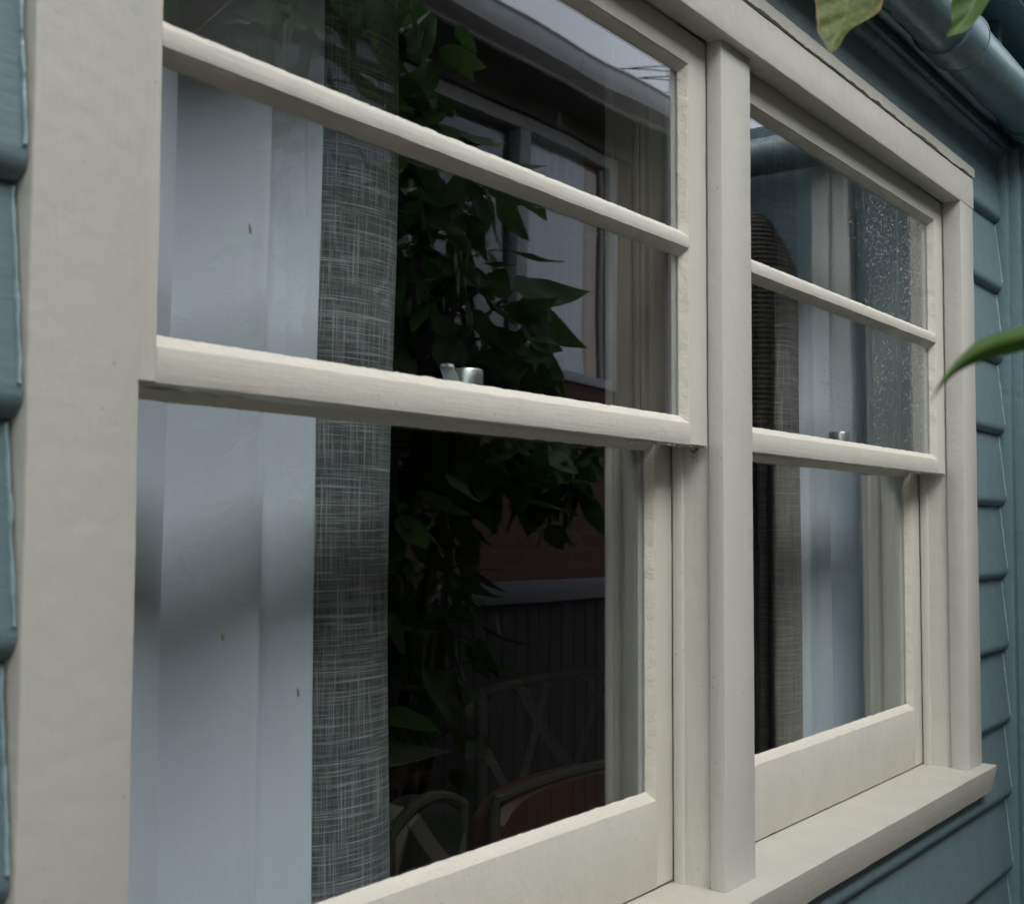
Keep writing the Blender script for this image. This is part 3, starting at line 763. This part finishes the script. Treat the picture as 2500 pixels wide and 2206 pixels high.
# shrub in the passage, seen mirrored in the nearer window
def shrub(name, label, x, y, targets, nleaf, spread, seed, lsize=(.12, .19), group=None):
    rnd = random.Random(seed); t = empty(name); tag(t, label, 'shrub', group)
    bm = bmesh.new(); bl = bmesh.new(); uv = bl.loops.layers.uv.new('UVMap')
    root = Vector((x, y, GROUND))
    for k, tg in enumerate(targets):
        tg = Vector(tg); m1 = root.lerp(tg, .35)+Vector((rnd.uniform(-.1, .1), rnd.uniform(-.08, .08), .15)); m2 = root.lerp(tg, .75)+Vector((rnd.uniform(-.08, .08), rnd.uniform(-.05, .05), .06))
        P = [Vector(a) for a in (root+Vector((rnd.uniform(-.05, .05), rnd.uniform(-.05, .05), 0)), m1, m2, tg)]
        pts = []
        for i in range(13):
            u = i/12; pts.append((1-u)**3*P[0]+3*u*(1-u)**2*P[1]+3*u*u*(1-u)*P[2]+u**3*P[3])
        tube(bm, pts, [.022*(1-.85*i/12)+.001 for i in range(13)], 7)
        for i in range(nleaf):
            u = 1-(rnd.random()**1.3)*.62
            c = (1-u)**3*P[0]+3*u*(1-u)**2*P[1]+3*u*u*(1-u)*P[2]+u**3*P[3]
            d = Vector((rnd.gauss(0, 1), rnd.gauss(0, .8), rnd.gauss(-.1, .8))).normalized()
            off = d*rnd.uniform(.02, spread)
            b = c+off
            tube(bm, [c, c+off*.6+Vector((0, 0, .01)), b], [.003, .0022, .0014], 4, False)
            L = rnd.uniform(*lsize)
            tp = b+(d*.7+Vector((0, 0, -.55))+Vector((rnd.uniform(-.4, .4), rnd.uniform(-.3, .3), rnd.uniform(-.2, .3)))).normalized()*L
            leaf(bl, uv, b, tp, (rnd.uniform(-.5, .5), rnd.uniform(-.6, .6), 1), L*rnd.uniform(.34, .5), rnd.uniform(.02, .14), rnd.uniform(.1, .35), .04, 0, 7, rnd.random()*9)
    finish('branches', bm, M['bark'], t); fin_leaf('foliage', bl, M['leaf'], t)
    return t
ty = -1.25
s1 = shrub('leafy_shrub', 'large leaved green shrub mirrored in the middle of the nearer window', 1.75, -1.3,
      [(1.55, ty, .95), (1.80, ty-.1, .78), (1.95, ty, .55), (2.12, ty+.05, .62), (2.2, ty, .40), (2.35, ty, .30), (2.05, ty, .28), (1.6, ty-.1, .5), (1.80, ty, .1)], 36, .17, 3)
# the big single leaves at its tip
bm = bmesh.new(); uv = bm.loops.layers.uv.new('UVMap')
def rf(px, py, Y=ty):                 # where something at depth Y must stand to be mirrored at that pixel
    d = fwd*3164.5+rt*(px-1250)-up*(py-1103); k = (2*.052-Y-CAM.y)/d.y; p = CAM+d*k; return Vector((p.x, Y, p.z))
rn = random.Random(5)
for (b, t_, w_, n_) in (((1255, 700), (1442, 712), .115, (-.5, .8, .35)), ((1262, 742), (1436, 852), .12, (-.4, .9, .1)), ((1205, 725), (1238, 655), .10, (-.5, .8, 0)),
                       ((1030, 300), (1210, 340), .09, (-.5, .7, .5)), ((1110, 350), (1334, 405), .07, (-.4, .6, .7)), ((1130, 330), (1240, 350), .06, (-.4, .5, .7)),
                       ((1215, 470), (1294, 588), .085, (-.5, .8, .1)), ((1150, 480), (1215, 540), .08, (-.5, .8, .2)), ((1290, 850), (1376, 925), .13, (-.4, .9, .2)), ((1270, 790), (1372, 860), .12, (-.4, .9, .3)), ((1080, 640), (1215, 690), .11, (-.4, .8, .4)), ((1060, 720), (1180, 700), .10, (-.4, .8, .2))):
    leaf(bm, uv, rf(*b), rf(*t_), n_, w_, .06, .16, .05, 0, 18, b[0])
for (px, py, sp, cnt_, y0_) in ((1000, 60, 90, 40, -1.3), (1010, 250, 60, 26, -1.3), (1080, 340, 60, 12, -1.25), (1000, 460, 70, 44, -1.3), (1060, 520, 80, 40, -1.35), (1170, 470, 70, 26, -1.3), (1000, 640, 60, 40, -1.3),
                                (1080, 650, 80, 34, -1.35), (1030, 800, 70, 50, -1.3), (1150, 830, 90, 50, -1.35), (1240, 860, 60, 34, -1.3), (1300, 900, 50, 26, -1.3), (930, 220, 80, 24, -1.4), (930, 520, 80, 20, -1.4), (640, 30, 130, 16, -1.3), (820, 50, 110, 30, -1.3),
                                (1080, 960, 90, 40, -1.4), (1010, 1130, 80, 22, -1.4), (1240, 1150, 110, 34, -1.5), (1400, 1180, 80, 26, -1.5), (1300, 1080, 90, 60, -1.45), (1430, 1150, 70, 70, -1.45), (1470, 1080, 60, 50, -1.5), (1260, 1120, 90, 50, -1.5), (1160, 1160, 80, 22, -1.45), (1380, 1210, 70, 22, -1.5), (1450, 1080, 70, 16, -1.5)):
    for _ in range(int(cnt_*.6)):
        p = rf(px+rn.gauss(0, sp*.62), py+rn.gauss(0, sp*.62), y0_+rn.uniform(-.12, .12)); L = rn.uniform(.10, .19)
        d = Vector((rn.gauss(.25, .8), rn.gauss(0, .5), rn.gauss(-.45, .5))).normalized()
        leaf(bm, uv, p, p+d*L, (rn.gauss(0, .5), rn.gauss(.3, .6), 1), L*rn.uniform(.36, .55), rn.uniform(.03, .14), rn.uniform(.1, .35), .05, 0, 9, rn.random()*9)
for o in s1.children:
    if o.name.startswith('foliage'):
        me = o.data; b0 = bmesh.new(); b0.from_mesh(me); tmp = bpy.data.meshes.new('tmp'); bm.to_mesh(tmp); b0.from_mesh(tmp); b0.to_mesh(me); b0.free(); bm.free(); bpy.data.meshes.remove(tmp); me.shade_smooth()
    elif o.name.startswith('branches'):
        b0 = bmesh.new(); b0.from_mesh(o.data)
        tube(b0, [(1.95, ty, .30), rf(1130, 830), rf(1200, 760), rf(1262, 705)], [.012, .009, .006, .003], 7)
        tube(b0, [rf(1200, 760), rf(1240, 745), rf(1268, 745)], [.005, .004, .003], 6)
        b0.to_mesh(o.data); b0.free()
shrub('leafy_shrub', 'lower looser shrub mirrored in the lower pane of the nearer window', 2.35, -1.55,
      [(1.9, -1.6, -.1), (2.3, -1.5, -.05), (2.6, -1.55, -.1), (2.75, -1.6, .0), (2.1, -1.6, -.3), (2.5, -1.5, -.35), (1.6, -1.6, -.2)], 22, .2, 9)
shrub('leafy_shrub', 'tall dense shrub mirrored over the curtain at the top of the nearer window', .75, -1.35,
      [(.75, -1.35, 1.0), (1.0, -1.3, 1.12), (1.25, -1.4, 1.1), (.9, -1.4, 1.05)], 14, .2, 12)

# rolled ribbed screen by the return wall, mirrored in the farther window
bm = bmesh.new(); cxr, cyr, rr = 2.215, -.465, .135
n = 48; rings = []; z = GROUND+.003; PT = .0115
def rad_at(z): 
    top = .62
    return rr if z < top-.30 else rr*math.sqrt(max(.0, 1-((z-(top-.30))/.30)**2))
zz = -.2; prof = [(rr, GROUND+.005), (rr, -.2)]
while zz < .618:
    for q in (0, .25, .5, .75): prof.append((max(.004, rad_at(zz+PT*q)+.0028*math.sin(2*PI*q)), zz+PT*q))
    zz += PT
for r_, z_ in prof: rings.append([bm.verts.new((cxr+r_*math.cos(2*PI*k/n), cyr+r_*math.sin(2*PI*k/n), z_)) for k in range(n)])
for i in range(len(prof)-1):
    for k in range(n): bm.faces.new((rings[i][k], rings[i][(k+1) % n], rings[i+1][(k+1) % n], rings[i+1][k]))
bm.faces.new(rings[0]); bm.faces.new(rings[-1])
tag(finish('cane_screen_roll', bm, M['cane'], sharp=80), 'brown finely ribbed cane roll mirrored at the left of the farther window', 'cane roll')

# ================================================================ ground, neighbour, fence, wires
bm = bmesh.new(); v4 = [bm.verts.new(p) for p in ((-60, -60, GROUND), (60, -60, GROUND), (60, 60, GROUND), (-60, 60, GROUND))]; bm.faces.new(v4)
tag(finish('ground', bm, M['concrete'], None, False), kind='structure')
nb = empty('brick_house'); tag(nb, 'neighbouring red brick house with white window and pale gutter, mirrored in the nearer window', 'house')
NY = -3.0
bm = bmesh.new()
WX0, WX1, WZ0, WZ1 = 3.15, 5.95, .66, 2.03
box(bm, -3.0, WX0, NY-.2, NY, GROUND, 2.3); box(bm, WX1, 12, NY-.2, NY, GROUND, 2.3)
box(bm, WX0, WX1, NY-.2, NY, GROUND, WZ0); box(bm, WX0, WX1, NY-.2, NY, WZ1, 2.3)
finish('wall', bm, M['brick'], nb, False)
bm = bmesh.new(); box(bm, WX0-.1, WX1+.3, NY+.004, NY+.02, WZ1+.012, 2.139); finish('eave_shade_strip', bm, M['soffit_n'], nb, False)  # dark strip added over the brick for the shaded band below the eave
bm = bmesh.new(); box(bm, -3, 12, NY-1.2, NY-1.1, GROUND, 2.3); box(bm, -3, 12, NY-1.1, NY-.2, 2.2, 2.3); finish('back_wall', bm, M['plaster'], nb, False)
wn = empty('window'); wn.parent = nb
bm = bmesh.new()
for (a, b, c, d, e0, e1) in ((WX0, WX0+.07, WZ0, WZ1, -.06, .012), (WX1-.075, WX1, WZ0, WZ1, -.06, .012), (4.93, 5.02, WZ0+.07, WZ1-.07, -.06, .010), (4.0, 4.06, WZ0+.07, WZ1-.07, -.06, .010),
                             (WX0+.07, WX1-.075, WZ1-.07, WZ1, -.06, .012), (WX0+.07, WX1-.075, WZ0, WZ0+.055, -.06, .018)):
    board(bm, a, b, NY+e0, NY+e1, c, d, r=.006, step=.2, amp=.0005)
board(bm, WX1-.125, WX1-.077, NY-.055, NY-.03, WZ0+.06, WZ1-.075, r=.004, step=.2)
finish('frame', bm, M['grey_trim'], wn)
bm = bmesh.new(); box(bm, WX0+.06, WX1-.08, NY-.044, NY-.040, WZ0+.05, WZ1-.06); finish('pane', bm, M['glass_n'], wn, False)
bm = bmesh.new(); board(bm, 5.70, 5.825, NY-.095, NY-.060, WZ0+.05, WZ1-.06, r=.004, step=.2); finish('timber_trim', bm, M['timber'], wn)
nc = []
xs = 5.03
while xs < 5.72: nc.append((xs, NY-.092+.018*math.sin(xs*62)+.010*math.sin(xs*131))); xs += .012
cn = cloth('curtain', M['sheer'], None, nc, WZ0-.2, WZ1+.05, .006, 4)
tag(cn, 'pale lilac sheer curtain inside the neighbouring house window', 'curtain')
EY = -2.68
bm = bmesh.new(); box(bm, -3.2, 12, NY-.02, EY, 2.140, 2.155); finish('soffit', bm, M['soffit_n'], nb, False)
bm = bmesh.new(); sweep(bm, [(EY-.02, 2.13), (EY+.005, 2.13), (EY+.006, 2.19), (EY-.02, 2.19)], 'x', -3.2, 12, .5, 0); finish('fascia', bm, M['gutter_n'], nb)
bm = bmesh.new(); sweep(bm, [(EY+.008, 2.150), (EY+.05, 2.145), (EY+.10, 2.162), (EY+.122, 2.200), (EY+.125, 2.252), (EY+.138, 2.262), (EY+.13, 2.275), (EY+.11, 2.270), (EY+.11, 2.200), (EY+.06, 2.170), (EY+.008, 2.170)], 'x', -3.2, 12, .5, 0)
finish('gutter', bm, M['gutter_n'], nb)
for x in (4.86, 6.5, 3.2):
    bm = bmesh.new(); sweep(bm, [(EY+.008, 2.146), (EY+.052, 2.140), (EY+.104, 2.158), (EY+.128, 2.200), (EY+.130, 2.254), (EY+.12, 2.254), (EY+.06, 2.160)], 'x', x, x+.03, .03, 0); finish('gutter_joint', bm, M['gutter_n'], nb)
bm = bmesh.new(); vs = [bm.verts.new(p) for p in ((-3.3, EY, 2.260), (12, EY, 2.260), (12, EY-4, 3.4), (-3.3, EY-4, 3.4))]; bm.faces.new(vs)
rf_ = finish('roof', bm, M['tile'], nb, False); rf_.modifiers.new('thick', 'SOLIDIFY').thickness = .06
# fence
fn = empty('paling_fence'); tag(fn, 'weathered grey paling fence with top rail, mirrored low in the nearer window', 'fence')
FY = -2.4
bm = bmesh.new(); x = 2.9
while x < 8:
    box(bm, x, x+.095, FY-.035, FY-.018, GROUND, -.44+random.uniform(-.006, .006)); x += .102
finish('palings', bm, M['fence'], fn, False)
board_obj('rail', M['fence_rail'], fn, 2.9, 8, FY-.015, FY+.025, -.475, -.378, r=.004, step=.1, amp=.002)
# wires against the sky
WIRES = ('topmost', 'second from the top', 'third from the top', 'fourth from the top', 'lowest')
for k, ((x0_, y0_), (x1_, y1_)) in enumerate((((1506, 167), (1648, 155)), ((1515, 165), (1648, 170)), ((1537, 191), (1648, 180)), ((1546, 190), (1648, 191)), ((1600, 223), (1648, 223)))):
    wy = -7.2-.1*k; A_, B_ = rf(x0_, y0_, wy), rf(x1_, y1_, wy); dd = (B_-A_)
    A2, B2 = A_-dd*2.2, B_+dd*1.6
    bm = bmesh.new(); tube(bm, [A2.lerp(B2, i/20)-Vector((0, 0, .12*math.sin(PI*i/20)))+Vector((0, 0, .10)) for i in range(21)], .0085, 5)
    tag(finish('power_line', bm, M['cable']), WIRES[k]+' overhead wire mirrored in the top corner of the nearer window', 'wire', 'overhead wires')
